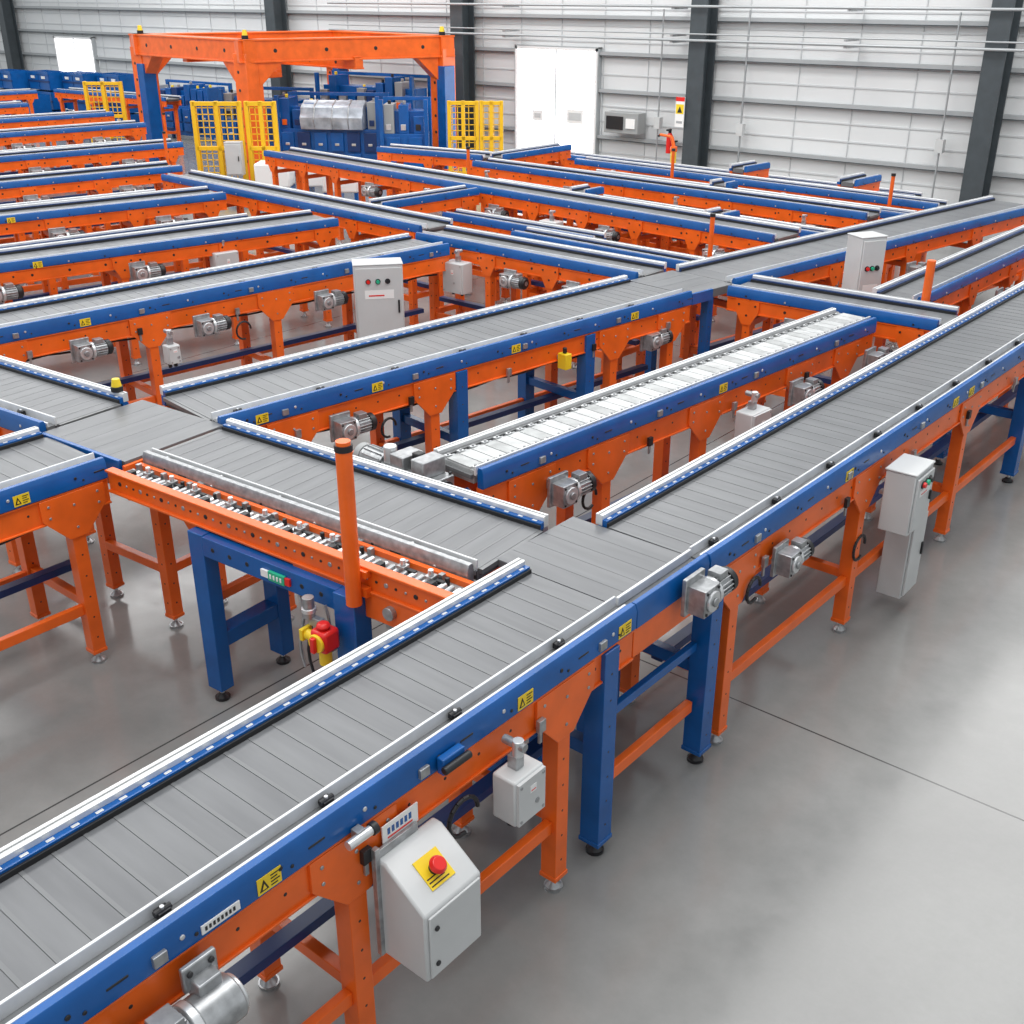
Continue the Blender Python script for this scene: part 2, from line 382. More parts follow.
b=MB();b.cyl((1.66,-.525,.90),(1.66,-.525,1.585),.034,ORANGE,20);b.cyl((1.66,-.525,1.585),(1.66,-.525,1.61),.037,BLACK,20);b.cyl((1.66,-.525,1.61),(1.66,-.525,1.625),.03,ORANGE,20);b.box((1.61,-.50,.93),(1.71,-.47,.97),ORANGE);b.box((1.61,-.50,1.02),(1.71,-.47,1.05),ORANGE)
part('upright_post',T,b,0,label='round orange upright post')
for x in(.15,.33,.5,.75,.98,1.2,1.4,1.8,1.95):
    b=MB();b.box((x-.02,-.39,1.03),(x+.02,-.35,1.06),STEEL);b.cyl((x,-.37,1.06),(x,-.37,1.085),.012,ALU,12);b.box((x+.02,-.38,1.035),(x+.07,-.36,1.05),BLACK);part('sensor_bracket',T,b,.002)
for x in(1.82,2.02):
    b=MB();b.cyl((x,-.5,.89),(x,-.44,.89),.03,STEEL,14);b.box((x-.04,-.47,.80),(x+.04,-.45,.88),STEEL);part('bearing_unit',T,b,.002)
T=thing('blue_support_stand','blue painted steel stand with levelling feet under conveyor','stand',(-4.05,2.55,0),math.radians(4))
for y in(.06,.47):
    l=part('leg',T,B(((-.05,-.04,.07),(.05,.04,.935),BLUE)),.004,(0,y,0));part('foot',l,foot_mesh(True))
for z in((.30,.38),(.82,.91)): part('cross_brace',T,B(((-.045,.1,z[0]),(.045,.43,z[1]),BLUE)),.004)
b=MB();b.box((.05,.02,.83),(.90,.09,.93),BLUE)
for i in range(7): b.cyl((.12+i*.115,.018,.88),(.12+i*.115,.022,.88),.012,BLACK,10)
part('top_beam',T,b,.004)
part('leg',T,B(((.90,.0,.0),(1.02,.1,.93),BLUE)),.004)
b=MB();b.box((.50,.005,.855),(.60,.02,.90),GREEN);b.box((.45,.008,.86),(.50,.02,.895),WPAPER);b.box((.60,.008,.86),(.63,.02,.895),RED)
for i in range(4): b.box((.512+i*.021,.002,.867),(.522+i*.021,.006,.888),WPAPER)
part('name_plate',T,b,.001,label='small green and red plate')
for k,x0 in enumerate((.66,.72,.84)):
    b=MB();pts=[Vector((x0+.02*math.sin(t*.9),.03-.01*k,.84-t*.055)) for t in range(8)];b.tube(pts,.007,BLACK if k%2 else STEEL);part('cable',T,b)
T=thing('isolator_switch','red rotary isolator switch body with yellow arms','switch',(-3.14,2.54,.74),math.radians(4))
b=MB();b.box((-.045,-.04,-.05),(.045,.05,.05),RED);b.cyl((.0,.0,.05),(.0,.0,.08),.03,RED,16);part('housing',T,b,.014)
b=MB();b.cyl((0,-.04,0),(0,-.055,0),.042,YELLOW,20);b.box((-.012,-.075,-.035),(.012,-.055,.035),RED);part('knob',T,b,.004,label='yellow ring with red handle')
b=MB();b.cyl((-.045,.0,-.01),(-.11,0,-.01),.024,YELLOW,14);b.box((-.12,-.03,-.035),(-.10,.03,.02),YELLOW);part('arm',T,b,.003,label='yellow side arm')
b=MB();b.cyl((.0,.0,-.05),(.0,.0,-.12),.028,YELLOW,16);part('cable_gland',T,b,.002,label='yellow cable gland')
b=MB();b.cyl((-.1,.02,.06),(-.1,.02,.16),.026,STEEL,14);b.cyl((-.1,.02,.09),(-.1,.02,.11),.032,ALU,14);b.box((-.1,.01,.03),(-.03,.04,.07),STEEL);part('air_valve',T,b,.002)

# ============================================================ JUNCTION + LEFT CONVEYORS
conveyor((-5.12,.2),(-5.12,2.6),w=.66,legs=[.5,2.2],stick=[1.95],label='grey belt conveyor ending at a junction, orange legs')
T=thing('junction_table','grey belt junction table between crossing conveyors','conveyor transfer',(-5.13,2.97,0),math.radians(4))
b=MB();b.box((-.35,-.31,1.02),(.35,.33,1.060),BELTD)
for i in range(5): b.box((-.35+i*.14,-.31,1.058),(-.35+i*.14+.138,.33,1.064),BELT)
part('transfer_plate',T,b,0)
part('side_beam',T,B(((-.33,-.337,.98),(.33,-.313,1.072),BLUE)),.003)
part('frame_beam',T,B(((.35,-.33,.86),(.37,.25,1.05),ORANGE)),.003)
part('frame_beam',T,B(((-.3,-.31,.9),(.3,-.27,1.0),ORANGE)),.003)
for x,y in((.3,-.12),(-.26,-.1),(.3,.2)): add_leg(T,x,y,.95)
part('cross_brace',T,B(((-.23,-.14,.33),(.26,-.1,.38),ORANGE)),.003);part('cross_brace',T,B(((.28,-.08,.33),(.32,.16,.38),ORANGE)),.003)
conveyor((-7.6,2.74),(-5.53,2.93),w=.58,legs=[.3,1.5],detail=2,label='grey belt cross conveyor feeding the junction table')
conveyor((-5.165,3.36),(-4.665,7.40),w=.70,legs=[.45,1.5,3.2,3.85],blues=[1.72,2.93],stick=[.25,1.05,2.2,3.4],label='wide grey belt conveyor with blue side beam and orange legs')
conveyor((-4.575,7.98),(-3.72,13.2),w=.64,detail=1,step=1.3,label='grey belt conveyor running on towards the wall')
T=thing('transfer_table','grey transfer plate between crossing belts','conveyor transfer',(-4.62,7.69,0),math.radians(-8))
b=MB();b.box((-.33,-.27,1.0),(.31,.27,1.062),BELT)
for i in range(4): b.box((-.33+i*.16,-.27,1.062),(-.33+i*.16+.158,.27,1.064),BELT)
part('transfer_plate',T,b,0)
part('side_beam',T,B(((.31,-.27,.99),(.335,-.02,1.075),BLUE)))
for x in(-.28,.27):add_leg(T,x,0,1.0,BLUE,detail=1)
conveyor((-3.43,3.70),(-3.09,7.55),w=.36,legs=[.35,.95,1.85,2.9,3.5],surface='chain',detail=2,clamp=.7,label='narrow conveyor with grey-white plate chain and blue sides',name='chain_conveyor',chan=.03,stick=[2.0])
T=thing('chain_gearbox','silver gearbox and motor at the end of chain conveyor','gearbox',(-3.60,3.58,0),math.radians(86))
b=MB();b.box((-.1,-.19,.95),(.08,.20,1.05),STEEL);b.box((-.08,-.14,1.05),(.07,-.05,1.14),STEEL);b.box((-.07,.02,1.05),(.07,.12,1.12),STEEL);b.box((-.02,-.04,1.05),(.03,.01,1.14),BLACK);b.cyl((-.03,.16,1.05),(-.03,.16,1.14),.035,ALU,14)
for q in((-.09,-.17),(.07,-.17),(-.09,.18),(.07,.18)): b.cyl((q[0],q[1],1.05),(q[0],q[1],1.065),.01,BLACK,8)
part('housing',T,b,.006)
b=MB();b.cyl((-.02,.20,1.02),(-.02,.36,1.02),.06,STEEL,20)
for i in range(14):
    b.box((-.003,.21,.057),(.003,.35,.07),STEEL,Matrix.Translation((-.02,0,1.02))@Matrix.Rotation(2*math.pi*i/14,4,'Y'))
b.cyl((-.02,.36,1.02),(-.02,.40,1.02),.066,GREYD,20);part('motor_body',T,b,.002)
b=MB();b.cyl((.0,-.19,1.0),(.0,-.22,1.0),.045,BLACK,20);part('bearing',T,b)
part('bracket',T,B(((-.06,-.15,.0),(-.02,.15,.95),ORANGE)),.003)

# left rows
conveyor((-7.75,3.15),(-7.27,7.5),w=.62,legs=[.3,1.4,2.5,3.6],detail=2,stick=[.9],clamp=.7,label='grey belt conveyor in a row with motors below')
ROWS=(((-9.85,3.3),(-8.95,7.70),.60),((-12.0,4.2),(-11.1,7.95),.56),((-14.1,5.0),(-13.3,8.9),.54),((-16.3,6.0),(-15.4,10.4),.50),((-19.0,7.2),(-18.2,11.6),.48),((-21.2,8.0),(-20.3,12.3),.48),((-24,8.5),(-23.3,12.2),.48),((-27.0,9.5),(-26.2,14.0),.48))
for k,(a,c,w) in enumerate(ROWS):
    conveyor(a,c,w=w,detail=1,step=1.0,label='grey belt conveyor in a parallel row with orange frame',chan=.05,stick=[1.5] if k<3 else ())
for a,c,w in (((-10.85,3.9),(-10.15,7.7),.28),((-17.6,7.2),(-16.95,10.6),.30),((-12.95,5.4),(-12.35,8.0),.28)):
    conveyor(a,c,w=w,detail=1,step=.85,label='narrow conveyor between two wider rows',chan=.03,zt=.95)
# cross rows
conveyor((-12.6,8.46),(-7.75,8.12),w=.46,detail=1,step=1.0,label='cross conveyor with blue beams linking the rows')
conveyor((-7.55,7.85),(-5.00,7.82),w=.46,detail=1,step=1.0,label='grey cross conveyor with blue sides and orange frame')
conveyor((-4.20,7.9),(-2.56,7.95),w=.46,detail=1,label='grey cross conveyor with blue sides and orange frame',chan=.04)
CROSS=[((-13.4,10.75),(-4.85,9.95),.50,1.1),((-10.6,12.05),(-4.75,11.75),.36,1.06),((-2.85,12.75),(-1.3,12.85),.42,1.1),((-9.9,13.45),(-4.5,13.1),.30,1.0),((-7.35,8.95),(-5.0,8.85),.28,.96),
 ((-9.7,11.25),(-4.75,10.85),.26,.96),((-9.2,12.75),(-4.6,12.45),.26,.96),((-11.5,14.5),(-5.2,14.2),.30,.88),((-8.7,9.35),(-6.6,9.3),.26,.94)]
for a,c,w,zt in CROSS:
    conveyor(a,c,w=w,detail=1,step=.8,label='long grey cross conveyor with blue sides and orange legs',chan=.03,zt=zt)
for x0,y0,x1,y1 in((-9.1,8.6,-8.95,10.0),(-7.9,10.7,-7.88,11.0),(-5.9,10.4,-5.88,10.65),(-6.9,12.2,-6.88,12.4),(-7.4,13.55,-7.35,14.1),(-5.8,13.4,-5.75,14.0),(-10.6,12.4,-10.55,13.9)):
    conveyor((x0,y0),(x1,y1),w=.28,detail=1,step=1.0,label='short link conveyor between two conveyors',chan=.02,legs=[] if abs(y1-y0)+abs(x1-x0)<.7 else None,ends=False)
conveyor((-3.08,8.3),(-2.98,12.4),w=.40,detail=1,step=1.0,label='grey conveyor with blue sides beside the long belt',chan=.04)
conveyor((-26.0,14.6),(-22.0,14.9),w=.45,detail=1,label='distant grey cross conveyor with orange legs')
conveyor((-13.1,12.6),(-11.2,12.9),w=.4,detail=1,step=.9,zt=1.0,label='short grey conveyor near the yellow guards')

# ============================================================ MOTORS, BOXES
motor((-1.87,1.06,.85),R90,1.15,flip=True,round_=True,label='silver cylindrical drive motor with black end cap')
jbox((-1.865,2.27,.70),R90,.15,.1,.18)
motor((-1.87,3.42,1.02),R90,1.0,label='silver gear unit bolted at the belt joint')
motor((-1.88,4.2,.86),R90,.9)
for l,r in(((-4.66,4.05,.86),83),((-7.24,3.9,.86),84),((-7.11,4.85,.86),84),((-6.98,5.95,.86),84),((-9.05,5.55,.86),79),((-9.30,4.3,.86),79),((-3.09,4.12,.88),86),((-2.88,6.35,.86),86),((-2.80,7.3,.86),86),((-4.38,6.9,.8),84),((-6.3,7.5,.86),0),((-5.6,7.5,.86),0),((-3.6,7.6,.86),0),((-8.6,9.95,.84),0),((-10.9,10.15,.84),0),
    ((-6.9,9.78,.84),0),((-5.5,9.64,.84),0),((-6.4,11.55,.82),0),((-8.8,11.65,.82),0),((-3.66,10.2,.84),80),((-3.46,11.4,.84),80),((-2.7,9.7,.84),88),((-2.7,11.0,.84),88),((-11.9,8.1,.84),-4),((-9.4,7.92,.84),-4),((-6.7,8.7,.74),0),((-5.6,12.3,.78),0),((-8.2,12.45,.78),0),((-7.2,12.95,.78),0),((-6.0,10.7,.76),0),((-8.4,14.1,.66),0),((-6.3,14.0,.66),0)):
    motor(l,math.radians(r),1.0 if l[0]>-8 else 1.1)
for (a,c,w) in ROWS[1:7]:
    a=Vector(a);c=Vector(c);d=(c-a).normalized();n=Vector((d.y,-d.x))
    for t in(.2,.5,.8):
        q=a+(c-a)*t+n*(w/2+.07);motor((q.x,q.y,.82),math.atan2(d.y,d.x),1.25)
jbox((-2.90,5.75,.66),math.radians(86),.2,.12,.26,label='light grey junction box hanging from chain conveyor')
jbox((-6.98,4.45,.7),math.radians(84),.1,.08,.14)
for l in((-8.93,6.4,.66),(-6.9,7.5,.66),(-9.7,10.0,.62),(-7.6,9.8,.62),(-5.4,11.45,.6),(-7.1,11.55,.6),(-10.2,11.7,.6),(-6.4,12.9,.55),(-9.1,13.1,.55),(-7.3,14.0,.5)):
    jbox(l,0 if l[1]>7 else 1.4,.24,.14,.28,label='light grey terminal box hung from a conveyor beam')
for x,y in((-10.3,11.45),(-14.95,9.9),(-17.3,11.5),(-20.6,8.6),(-5.3,9.3),(-8.1,13.05),(-5.0,12.8)):
    T=thing('upright_post','thin orange sensor post standing between conveyors','post',(x,y,0),0,'thin orange posts')
    b=MB();b.cyl((0,0,.01),(0,0,1.28),.022,ORANGE,12);b.cyl((0,0,1.28),(0,0,1.31),.026,BLACK,12);part('post',T,b)
    part('base_plate',T,B(((-.07,-.07,0),(.07,.07,.015),BLUE)))

T=thing('operator_console','light grey sloped control box with red emergency stop button','control box',(-1.835,1.81,.49),R90)
b=MB();b.prism([(-.10,0),(.10,0),(.10,.37),(.06,.37),(-.10,.26)],-.125,.125,GREYB)
part('body',T,b,.008)
b=MB();b.box((-.112,-.108,.012),(.112,-.1,.252),GREYB);b.cyl((-.085,-.115,.2),(-.085,-.107,.2),.009,BLACK,12);b.cyl((-.085,-.115,.06),(-.085,-.107,.06),.009,BLACK,12)
part('door',T,b,.003)
Ms=Matrix.Translation((0,-.02,.315))@Matrix.Rotation(math.atan2(.11,.16),4,'X')
b=MB();b.box((-.05,-.05,0),(.05,.05,.004),YELLOW,Ms)
for i in range(3): b.box((-.045,-.042+i*.012,.004),(.03-i*.01,-.038+i*.012,.005),BLACK,Ms)
part('label_plate',T,b,.001,label='yellow plate under emergency stop')
b=MB();b.cyl((0,.0,.004),(0,.0,.022),.02,BLACK,20,M=Ms);b.cyl((0,.0,.022),(0,.0,.034),.024,RED,24,.03,M=Ms);b.cyl((0,.0,.034),(0,.0,.048),.03,RED,24,.022,M=Ms)
part('emergency_stop',T,b,.002,label='red mushroom emergency stop')
b=MB();b.box((-.14,.08,-.0),(-.12,.10,.42),STEEL);b.box((-.12,.09,.37),(.05,.102,.4),STEEL);part('mounting_bracket',T,b,.002)
T=thing('name_plate','small white printed plate on the orange beam','label plate',(-1.943,1.80,.915),R90)
b=MB();b.box((-.075,-.004,-.035),(.075,0,.035),WPAPER)
for i in range(6): b.box((-.055+i*.018,-.005,-.005),(-.044+i*.018,-.004,.018),BLUE)
b.box((-.055,-.005,-.02),(.05,-.004,-.014),RED);part('plate',T,b)
T=thing('name_plate','small white printed plate on the blue beam','label plate',(-1.949,1.16,1.03),R90)
b=MB();b.box((-.06,-.004,-.014),(.06,0,.014),WPAPER)
for i in range(8): b.box((-.05+i*.0125,-.005,-.006),(-.043+i*.0125,-.004,.007),BLACK)
part('plate',T,b)
T=thing('toggle_clamp','blue and black toggle clamp on beam','clamp',(-1.945,2.02,1.03),R90)
b=MB();b.box((-.05,-.03,-.03),(.05,0,.03),BLUE);b.cyl((-.06,-.04,0),(.06,-.04,0),.014,BLACK,12);part('body',T,b,.004)
T=thing('sensor_probe','small chrome cylindrical sensor on beam','sensor',(-1.945,1.64,1.0),R90)
b=MB();b.cyl((-.07,-.03,.0),(.02,-.03,.0),.015,ALU,16);b.cyl((.02,-.03,0),(.04,-.03,0),.02,BLACK,16);b.box((-.03,-.03,-.02),(.0,.0,.02),STEEL);part('body',T,b,.001)
cabinet((-1.80,5.40,0),R90+.02,.25,.16,.34,'light grey control box with coloured push buttons on conveyor','control_box',z0=.62)
cabinet((-1.86,5.66,0),R90+.02,.22,.14,.5,'plain light grey cabinet beneath the control box','control_box',z0=.1,buttons=False,brk=False)
def cable(loc,r,z,n,rz=0,lab='black looped cable beneath the orange beam'):
    T=thing('power_cable',lab,'cable',loc,rz)
    b=MB();pts=[Vector((0,r*math.cos(t*.4),z+r*math.sin(t*.4))) for t in range(n)];b.tube(pts,.008,BLACK)
    part('loop',T,b)
cable((-1.93,5.2,0),.07,.52,14);cable((-1.93,2.07,0),.07,.77,13);cable((-1.93,4.0,0),.06,.78,14);cable((-3.09,4.35,0),.06,.77,14);cable((-7.1,5.2,0),.07,.76,13);cable((-4.65,4.4,0),.06,.77,13)
cabinet((-6.72,6.32,0),math.radians(50),.40,.22,.72,'light grey control cabinet with red and green buttons','control_cabinet',z0=.44)
cabinet((-3.62,8.9,0),math.radians(60),.24,.2,1.36,'tall light grey control cabinet beside the belts','control_cabinet',z0=.02)
T=thing('upright_post','round orange upright post on blue base','post',(-2.84,8.24,0),0)
b=MB();b.cyl((0,0,.0),(0,0,1.40),.032,ORANGE,18);part('post',T,b);part('base_plate',T,B(((-.06,-.05,0),(.06,.05,.02),BLUE)))
T=thing('limit_switch','yellow limit switch on the beam','switch',(-4.44,5.9,.88),math.radians(84))
b=MB();b.box((-.03,-.04,-.06),(.03,.04,.05),YELLOW);b.cyl((0,0,.05),(0,0,.09),.015,BLACK,12);b.box((-.02,.04,.0),(.02,.06,.03),STEEL);part('body',T,b,.005)
T=thing('signal_lamp','yellow round signal lamp with black base','lamp',(-5.62,3.195,1.111),0)
b=MB();b.cyl((0,0,0),(0,0,.03),.035,BLACK,16);b.cyl((0,0,.03),(0,0,.075),.03,YELLOW,16,.022);part('lamp',T,b,.002)

# ============================================================ GANTRY
T=thing('gantry_frame','large orange steel portal gantry with blue trimmed posts','gantry')
P=[(-20.6,13.4),(-16.9,13.05),(-15.55,16.6),(-19.2,17.2)]
for i,(x,y) in enumerate(P):
    s=.17
    b=MB();b.box((x-s,y-s,0),(x+s,y+s,2.2),ORANGE);b.box((x-.26,y-.26,0),(x+.26,y+.26,.03),ORANGE)
    if i!=1: b.box((x+.02,y-s-.03,.0),(x+s+.06,y+s*.5,1.9),BLUE)
    for k in range(6): b.cyl((x-.06,y-s-.005,.4+k*.3),(x-.06,y-s+.01,.4+k*.3),.03,BLACK,8)
    part('post',T,b,.01)
def gbeam(a,c,z0,z1,t=.15,knee=True):
    a=Vector((*a,0));c=Vector((*c,0));d=c-a;M=Matrix.Translation(a)@Matrix.Rotation(math.atan2(d.y,d.x),4,'Z');L=d.length
    b=MB();b.box((-.18,-t,z0),(L+.18,t,z1),ORANGE,M)
    if knee: b.prism([(.15,z0),(.6,z0),(.15,z0-.42)],-.13,.13,ORANGE,'y',M);b.prism([(L-.15,z0),(L-.15,z0-.42),(L-.6,z0)],-.13,.13,ORANGE,'y',M)
    b.box((-.18,-t-.02,z1-.02),(L+.18,t+.02,z1+.01),ORANGE,M);b.box((-.18,-t-.02,z0-.01),(L+.18,t+.02,z0+.02),ORANGE,M)
    n=int(L/.8)
    for k in range(n): b.cyl(((k+.5)*L/n,-t-.005,(z0+z1)/2),((k+.5)*L/n,-t+.005,(z0+z1)/2),.035,BLACK,10,M=M)
    part('beam',T,b,.01)
for i in range(4): gbeam(P[i],P[(i+1)%4],2.06,2.42)
gbeam((-18.8,13.3),(-17.8,16.9),2.0,2.26,.1,False);gbeam((-20.2,15.2),(-16.2,14.9),1.9,2.1,.09,False)
for x,y in(P[1],P[0],P[2]):
    b=MB();b.cyl((x,y,2.42),(x,y,2.49),.06,BLACK,14);b.cyl((x,y,2.49),(x,y,2.58),.05,YELLOW,14,.035);part('beacon_lamp',T,b,label='yellow beacon lamp')
b=MB();b.box((-18.5,13.9,1.68),(-18.0,14.7,1.98),ORANGE);b.cyl((-18.25,14.3,1.55),(-18.25,14.3,1.7),.1,STEEL,14);part('hoist_trolley',T,b,.01)

def guard(x,y,rz,w,h):
    T=thing('safety_guard','yellow framed mesh safety guard panel','safety fence',(x,y,0),rz,'yellow mesh guards')
    b=MB();t=.032
    for X in(-w/2,0,w/2): b.box((X-t,-t,0),(X+t,t,h),YMESH)
    for Z in(.15,h*.55,h-.04): b.box((-w/2,-t,Z-t),(w/2,t,Z+t),YMESH)
    part('frame',T,b,.004)
    b=MB();n=int(w/.085)
    for i in range(n): X=-w/2+(i+.5)*w/n;b.box((X-.007,-.006,.15),(X+.007,.006,h-.04),YMESH)
    m=int(h/.11)
    for i in range(m): Z=.15+(i+.5)*(h-.2)/m;b.box((-w/2,-.006,Z-.007),(w/2,.006,Z+.007),YMESH)
    part('mesh_panel',T,b)
guard(-15.6,11.35,math.radians(38),.75,1.6);guard(-15.06,11.80,math.radians(38),.45,1.6)
guard(-22.05,13.3,math.radians(38),.75,1.5)
guard(-14.05,15.5,math.radians(38),.5,1.42);guard(-13.66,15.82,math.radians(38),.36,1.42)
cabinet((-15.25,11.35,0),math.radians(38),.26,.18,.5,'grey switch box beside the yellow guard','switch_box',z0=.5,buttons=False)

def machine(x,y,rz,w,d,h,wrap,seed=1):
    T=thing('packing_machine','solid blue industrial machine with film-wrapped rounded top' if wrap else 'solid blue industrial machine stacked with modules','machine',(x,y,0),rz)
    b=MB();b.box((-w/2,-d/2+.02,.10),(w/2,d/2,h*.6),BLUE)
    n=max(2,int(w/.3));R=random.Random(seed)
    for i in range(n):
        X=-w/2+(i+.5)*w/n
        b.box((X-.12,-d/2-.02,.2),(X+.12,-d/2+.02,h*.30),R.choice((BLUE,DBLUE,BLUE)));b.box((X-.12,-d/2-.02,h*.33),(X+.12,-d/2+.02,h*.56),R.choice((DBLUE,BLUE,BLUE)));b.box((X-.04,-d/2-.035,h*.40),(X+.04,-d/2-.02,h*.43),ALU)
    part('base_cabinet',T,b,.006)
    b=MB();n=max(3,int(w/.22))
    b.box((-w/2+.03,-d*.25,h*.6),(w/2-.03,d*.4,h*.86),BLUE)
    for i in range(n):
        X=-w/2+(i+.5)*w/n;hh=h*(.78+.2*R.random())
        b.box((X-.095,-d*.42,h*.6),(X+.085,d*.3,hh),R.choice((BLUE,BLUE,DBLUE,BLUE,GREYD)));b.box((X-.06,-d*.42-.02,h*.64),(X+.03,-d*.42,h*.71),R.choice((ALU,BLACK,ORANGE,DBLUE)))
        b.cyl((X,-d*.2,hh),(X,-d*.2,hh+.06),.03,R.choice((STEEL,BLACK,YELLOW)),10)
    part('upper_unit',T,b,.006)
    b=MB()
    for X in(-w/2,w/2):
        for Y in(-d/2,d/2): b.box((X-.035,Y-.035,0),(X+.035,Y+.035,h),BLUE)
    b.box((-w/2,d/2-.03,h-.06),(w/2,d/2+.03,h),BLUE)
    part('frame',T,b,.004)
    if wrap:
        c=MB();K=12;prof=[(-d*.62,h*.60)]
        for k in range(K+1):
            t=math.pi*(1-k/K);rr=1+.06*math.sin(k*2.3);prof.append((-d*.25+.34*math.cos(t)*rr,h*.68+.36*math.sin(t)*rr))
        prof.append((-d*.25+.34,h*.60));c.prism(prof,-w*.26,w*.36,PLAST)
        for X in(-w*.12,w*.06,w*.22): c.prism([(p[0]*1.02,p[1]*1.01) for p in prof],X-.012,X+.012,STEEL)
        part('film_cover',T,c,.03,label='rounded translucent film cover')
machine(-16.6,14.7,math.radians(32),1.9,.8,1.45,True,3)
machine(-14.95,14.95,math.radians(38),.8,.6,1.45,False,5)
machine(-18.9,15.0,math.radians(25),1.6,.8,1.42,False,8)
machine(-17.4,16.5,math.radians(8),2.4,.6,1.68,False,11)
machine(-23.6,16.4,math.radians(5),2.2,.7,1.25,False,12)
for x,y in((-14.65,11.65),(-14.1,12.2),(-13.45,12.0)):
    T=thing('white_housing','white rectangular machine housing on blue stand','housing',(x,y,0),math.radians(38),'white housings')
    part('body',T,B(((-.28,-.22,.35),(.28,.22,.72),WPAPER)),.03)
    for X in(-.24,.24): part('stand',T,B(((X-.03,-.2,0),(X+.03,.2,.35),BLUE)))
for gx,gy,K in((-28.6,15.6,3),(-27.5,15.9,3),(-29.7,15.2,3),(-28.0,14.7,2),(-26.4,16.2,3),(-30.8,14.8,3)):
    for k in range(K):
        for j in range(2):
            b=MB();z=k*.46;x=gx+j*.5
            b.box((-.23,-.25,z),(.23,.25,z+.04),BLUE)
            for a in(-1,1): b.box((a*.23-.015,-.25,z),(a*.23+.015,.25,z+.42),BLUE);b.box((-.23,a*.25-.015,z),(.23,a*.25+.015,z+.42),BLUE)
            b.box((-.25,-.28,z+.36),(.25,-.25,z+.42),BLUE);b.box((-.25,-.28,z+.18),(.25,-.25,z+.22),DBLUE);b.box((-.08,-.285,z+.26),(.08,-.27,z+.32),WPAPER)
            solid('storage_crate','blue plastic storage crate in a stack','crate',b,(x,gy,0),0,'stacked blue crates')

# ============================================================ BUILDING
b=MB();b.box((-42,-8,-.1),(10,18.45,0),FLOOR);struct('floor',b)
WY=18.3
b=MB();b.box((-42,WY,0),(10,WY+.15,7),WALL)
z=.35
while z<7:
    b.box((-42,WY-.014,z),(10,WY,z+.025),RIB);z+=.28
x=-42
while x<10:
    b.box((x,WY-.016,0),(x+.012,WY,7),SEAM);x+=1.0
struct('wall_back',b)
k=1
DOORS=((-15.0,-13.1,2.16),(-32.3,-30.4,1.95))
for z in(.62,1.45,2.1,2.72,3.3,4.0,4.8,5.6):
    segs=[(-42,10)]
    for d0,d1,dh in DOORS:
        if z<dh:
            segs=[s for q in segs for s in ([(q[0],d0-.06),(d1+.06,q[1])] if q[0]<d0<q[1] else [q])]
    for s0,s1 in segs:
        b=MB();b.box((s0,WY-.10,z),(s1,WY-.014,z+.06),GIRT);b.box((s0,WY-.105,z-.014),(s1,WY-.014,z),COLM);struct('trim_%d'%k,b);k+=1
struct('baseboard_back',B(((-42,WY-.06,0),(10,WY-.014,.12),GIRT)))
for x in(-34.5,-22.1,-16.3,-10.72,-5.72,-.3,5):
    b=MB();y=WY-.14
    b.box((x-.16,y-.34,0),(x+.16,y-.31,7),COLM);b.box((x-.16,y,0),(x+.16,y+.03,7),COLM);b.box((x-.02,y-.31,0),(x+.02,y,7),COLM);b.box((x-.25,y-.42,0),(x+.25,y+.03,.03),COLM)
    solid('steel_column','dark grey steel I-section building column','column',b,group='building columns')
for z,r in((2.42,.022),(2.52,.013),(2.95,.022)):
    b=MB();b.cyl((-20,WY-.55,z),(6,WY-.55,z),r,PIPE,12)
    for x in(-15,-11.2,-8,-4.8,-1): b.box((x-.03,WY-.55,z-.05),(x+.03,WY-.1,z-.02),STEEL)
    solid('wall_pipe','horizontal galvanised conduit pipe along the wall','pipe',b,group='wall conduits')
for x in(-11.6,-9.9,-6.4):
    b=MB();b.cyl((x,WY-.2,.2),(x,WY-.2,2.9),.015,PIPE,10);b.box((x-.06,WY-.25,.9),(x+.06,WY-.14,1.1),GREYB)
    solid('wall_pipe','thin vertical conduit with small box on the wall','pipe',b,group='vertical conduits')
for n,(x0,x1,h) in enumerate(DOORS):
    b=MB();y=WY-.12
    b.box((x0,y+.03,0),(x1,y+.06,h),GLOW)
    b.box((x0-.05,y-.02,0),(x0,y+.1,h+.05),FRAMEW);b.box((x1,y-.02,0),(x1+.05,y+.1,h+.05),FRAMEW);b.box((x0-.05,y-.02,h),(x1+.05,y+.1,h+.05),FRAMEW)
    b.box((x0-.07,y-.01,0),(x0-.05,y+.1,h+.07),GIRT);b.box((x1+.05,y-.01,0),(x1+.07,y+.1,h+.07),GIRT);b.box((x0-.07,y-.01,h+.05),(x1+.07,y+.1,h+.07),GIRT)
    xm=(x0+x1)/2;b.box((xm-.012,y,0),(xm+.012,y+.06,h),GIRT)
    struct('door_%d'%(n+1),b)
for x,z,w,hh in((-14.6,.85,.26,.2),(-13.75,.85,.4,.26)):
    b=MB();b.box((x,WY-.135,z),(x+w,WY-.125,z+hh),WPAPER);b.box((x+.05,WY-.14,z+.06),(x+w-.05,WY-.135,z+hh-.06),GREYB)
    solid('door_notice','small printed notice stuck on the door glass','notice',b)
T=thing('wall_electrical_panel','grey electrical panel with dark screen on the wall','electrical panel',(-12.3,WY-.3,0))
b=MB();b.box((-.38,-.08,.78),(.38,.18,1.15),GREYD);part('body',T,b,.01)
b=MB();b.box((-.32,-.1,.85),(.05,-.08,1.08),BLACK);b.box((.12,-.1,.88),(.32,-.08,1.05),WPAPER);part('screen',T,b)
T=thing('safety_sign','small pale safety sign with red header on the column','sign',(-10.95,WY-.52,0))
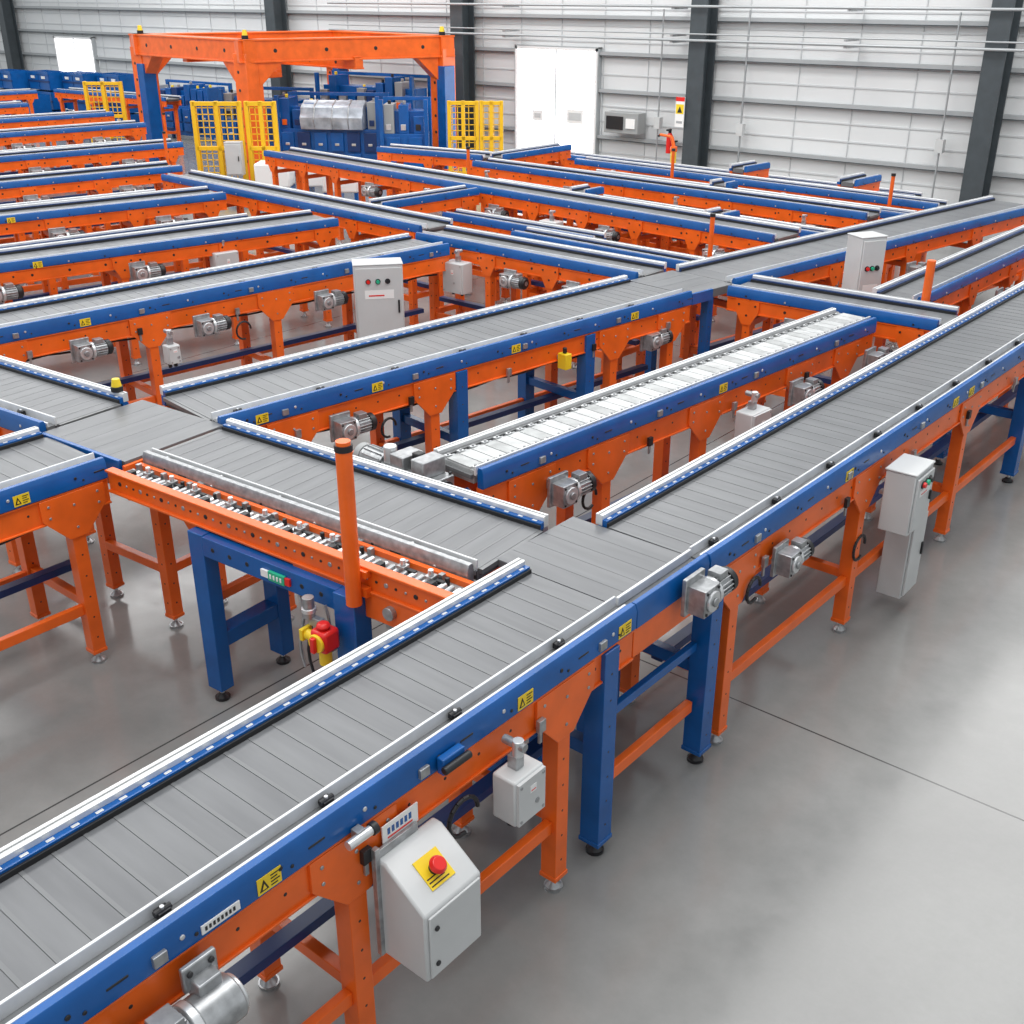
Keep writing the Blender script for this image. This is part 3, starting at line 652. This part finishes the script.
b=MB();b.box((-.09,-.01,1.0),(.09,.01,1.5),WPAPER);b.box((-.09,-.012,1.43),(.09,-.01,1.5),RED);b.box((-.08,-.012,1.22),(.08,-.01,1.38),YELLOW);b.prism([(-.05,1.24),(.05,1.24),(0,1.35)],-.014,-.012,BLACK,'y');b.box((-.06,-.012,1.06),(.06,-.01,1.1),GIRT);part('panel',T,b)
T=thing('fire_extinguisher','red fire extinguisher hanging on the wall','fire extinguisher',(-11.3,WY-.25,0))
b=MB();b.cyl((0,0,.5),(0,0,.8),.06,RED,16);b.cyl((0,0,.8),(0,0,.85),.06,RED,16,.03);part('cylinder',T,b)
b=MB();b.cyl((0,0,.85),(0,0,.9),.03,BLACK,10);b.box((-.02,-.1,.89),(.02,.03,.92),BLACK);part('valve',T,b);part('wall_hook',T,B(((-.03,.06,.6),(.03,.24,.7),BLACK)))
T=thing('robot_arm','small orange arm on yellow pedestal by the column','robot arm',(-10.3,16.6,0))
b=MB();b.cyl((0,0,0),(0,0,.75),.05,YELLOW,14);part('pedestal',T,b)
b=MB();b.cyl((0,0,.75),(0,0,.83),.06,ORANGE,14);b.cyl((0,0,.82),(-.05,0,.98),.03,ORANGE,12);b.cyl((-.05,0,.98),(-.28,0,1.0),.022,ORANGE,12);b.cyl((-.28,0,1.0),(-.32,0,.97),.02,BLACK,12);part('arm',T,b,.004)

# ============================================================ LIGHT
w=bpy.data.worlds.new('w');sc.world=w;w.use_nodes=True
w.node_tree.nodes['Background'].inputs[0].default_value=(.93,.97,1,1);w.node_tree.nodes['Background'].inputs[1].default_value=.76
def area(x,y,z,sx,sy,p,rx=0):
    l=bpy.data.lights.new('added_area_light','AREA');l.shape='RECTANGLE';l.size=sx;l.size_y=sy;l.energy=p;l.color=(1,.99,.975)
    o=bpy.data.objects.new('added_area_lamp',l);COL.objects.link(o);o.location=(x,y,z);o.rotation_euler=(rx,0,0)
    o['label']='unseen area lamp added to light the hall';o['category']='light'
for x in(-26,-18,-10,-2.4): area(x,8.5,7.5,3.0,21,860)  # unseen area lamps added overhead for soft, even light
area(-12,15.5,6,30,1,330,math.radians(35))  # extra unseen lamp, tilted to brighten the back wall
cam=bpy.data.cameras.new('camera');cam.sensor_width=36;cam.lens=1105/1024*36;cam.clip_end=200
co=bpy.data.objects.new('camera',cam);COL.objects.link(co)
co.location=(0,0,3.2);co.rotation_euler=(R90-math.atan(522/1105),0,math.atan(1018/1222));sc.camera=co
sc.view_settings.view_transform='Standard'
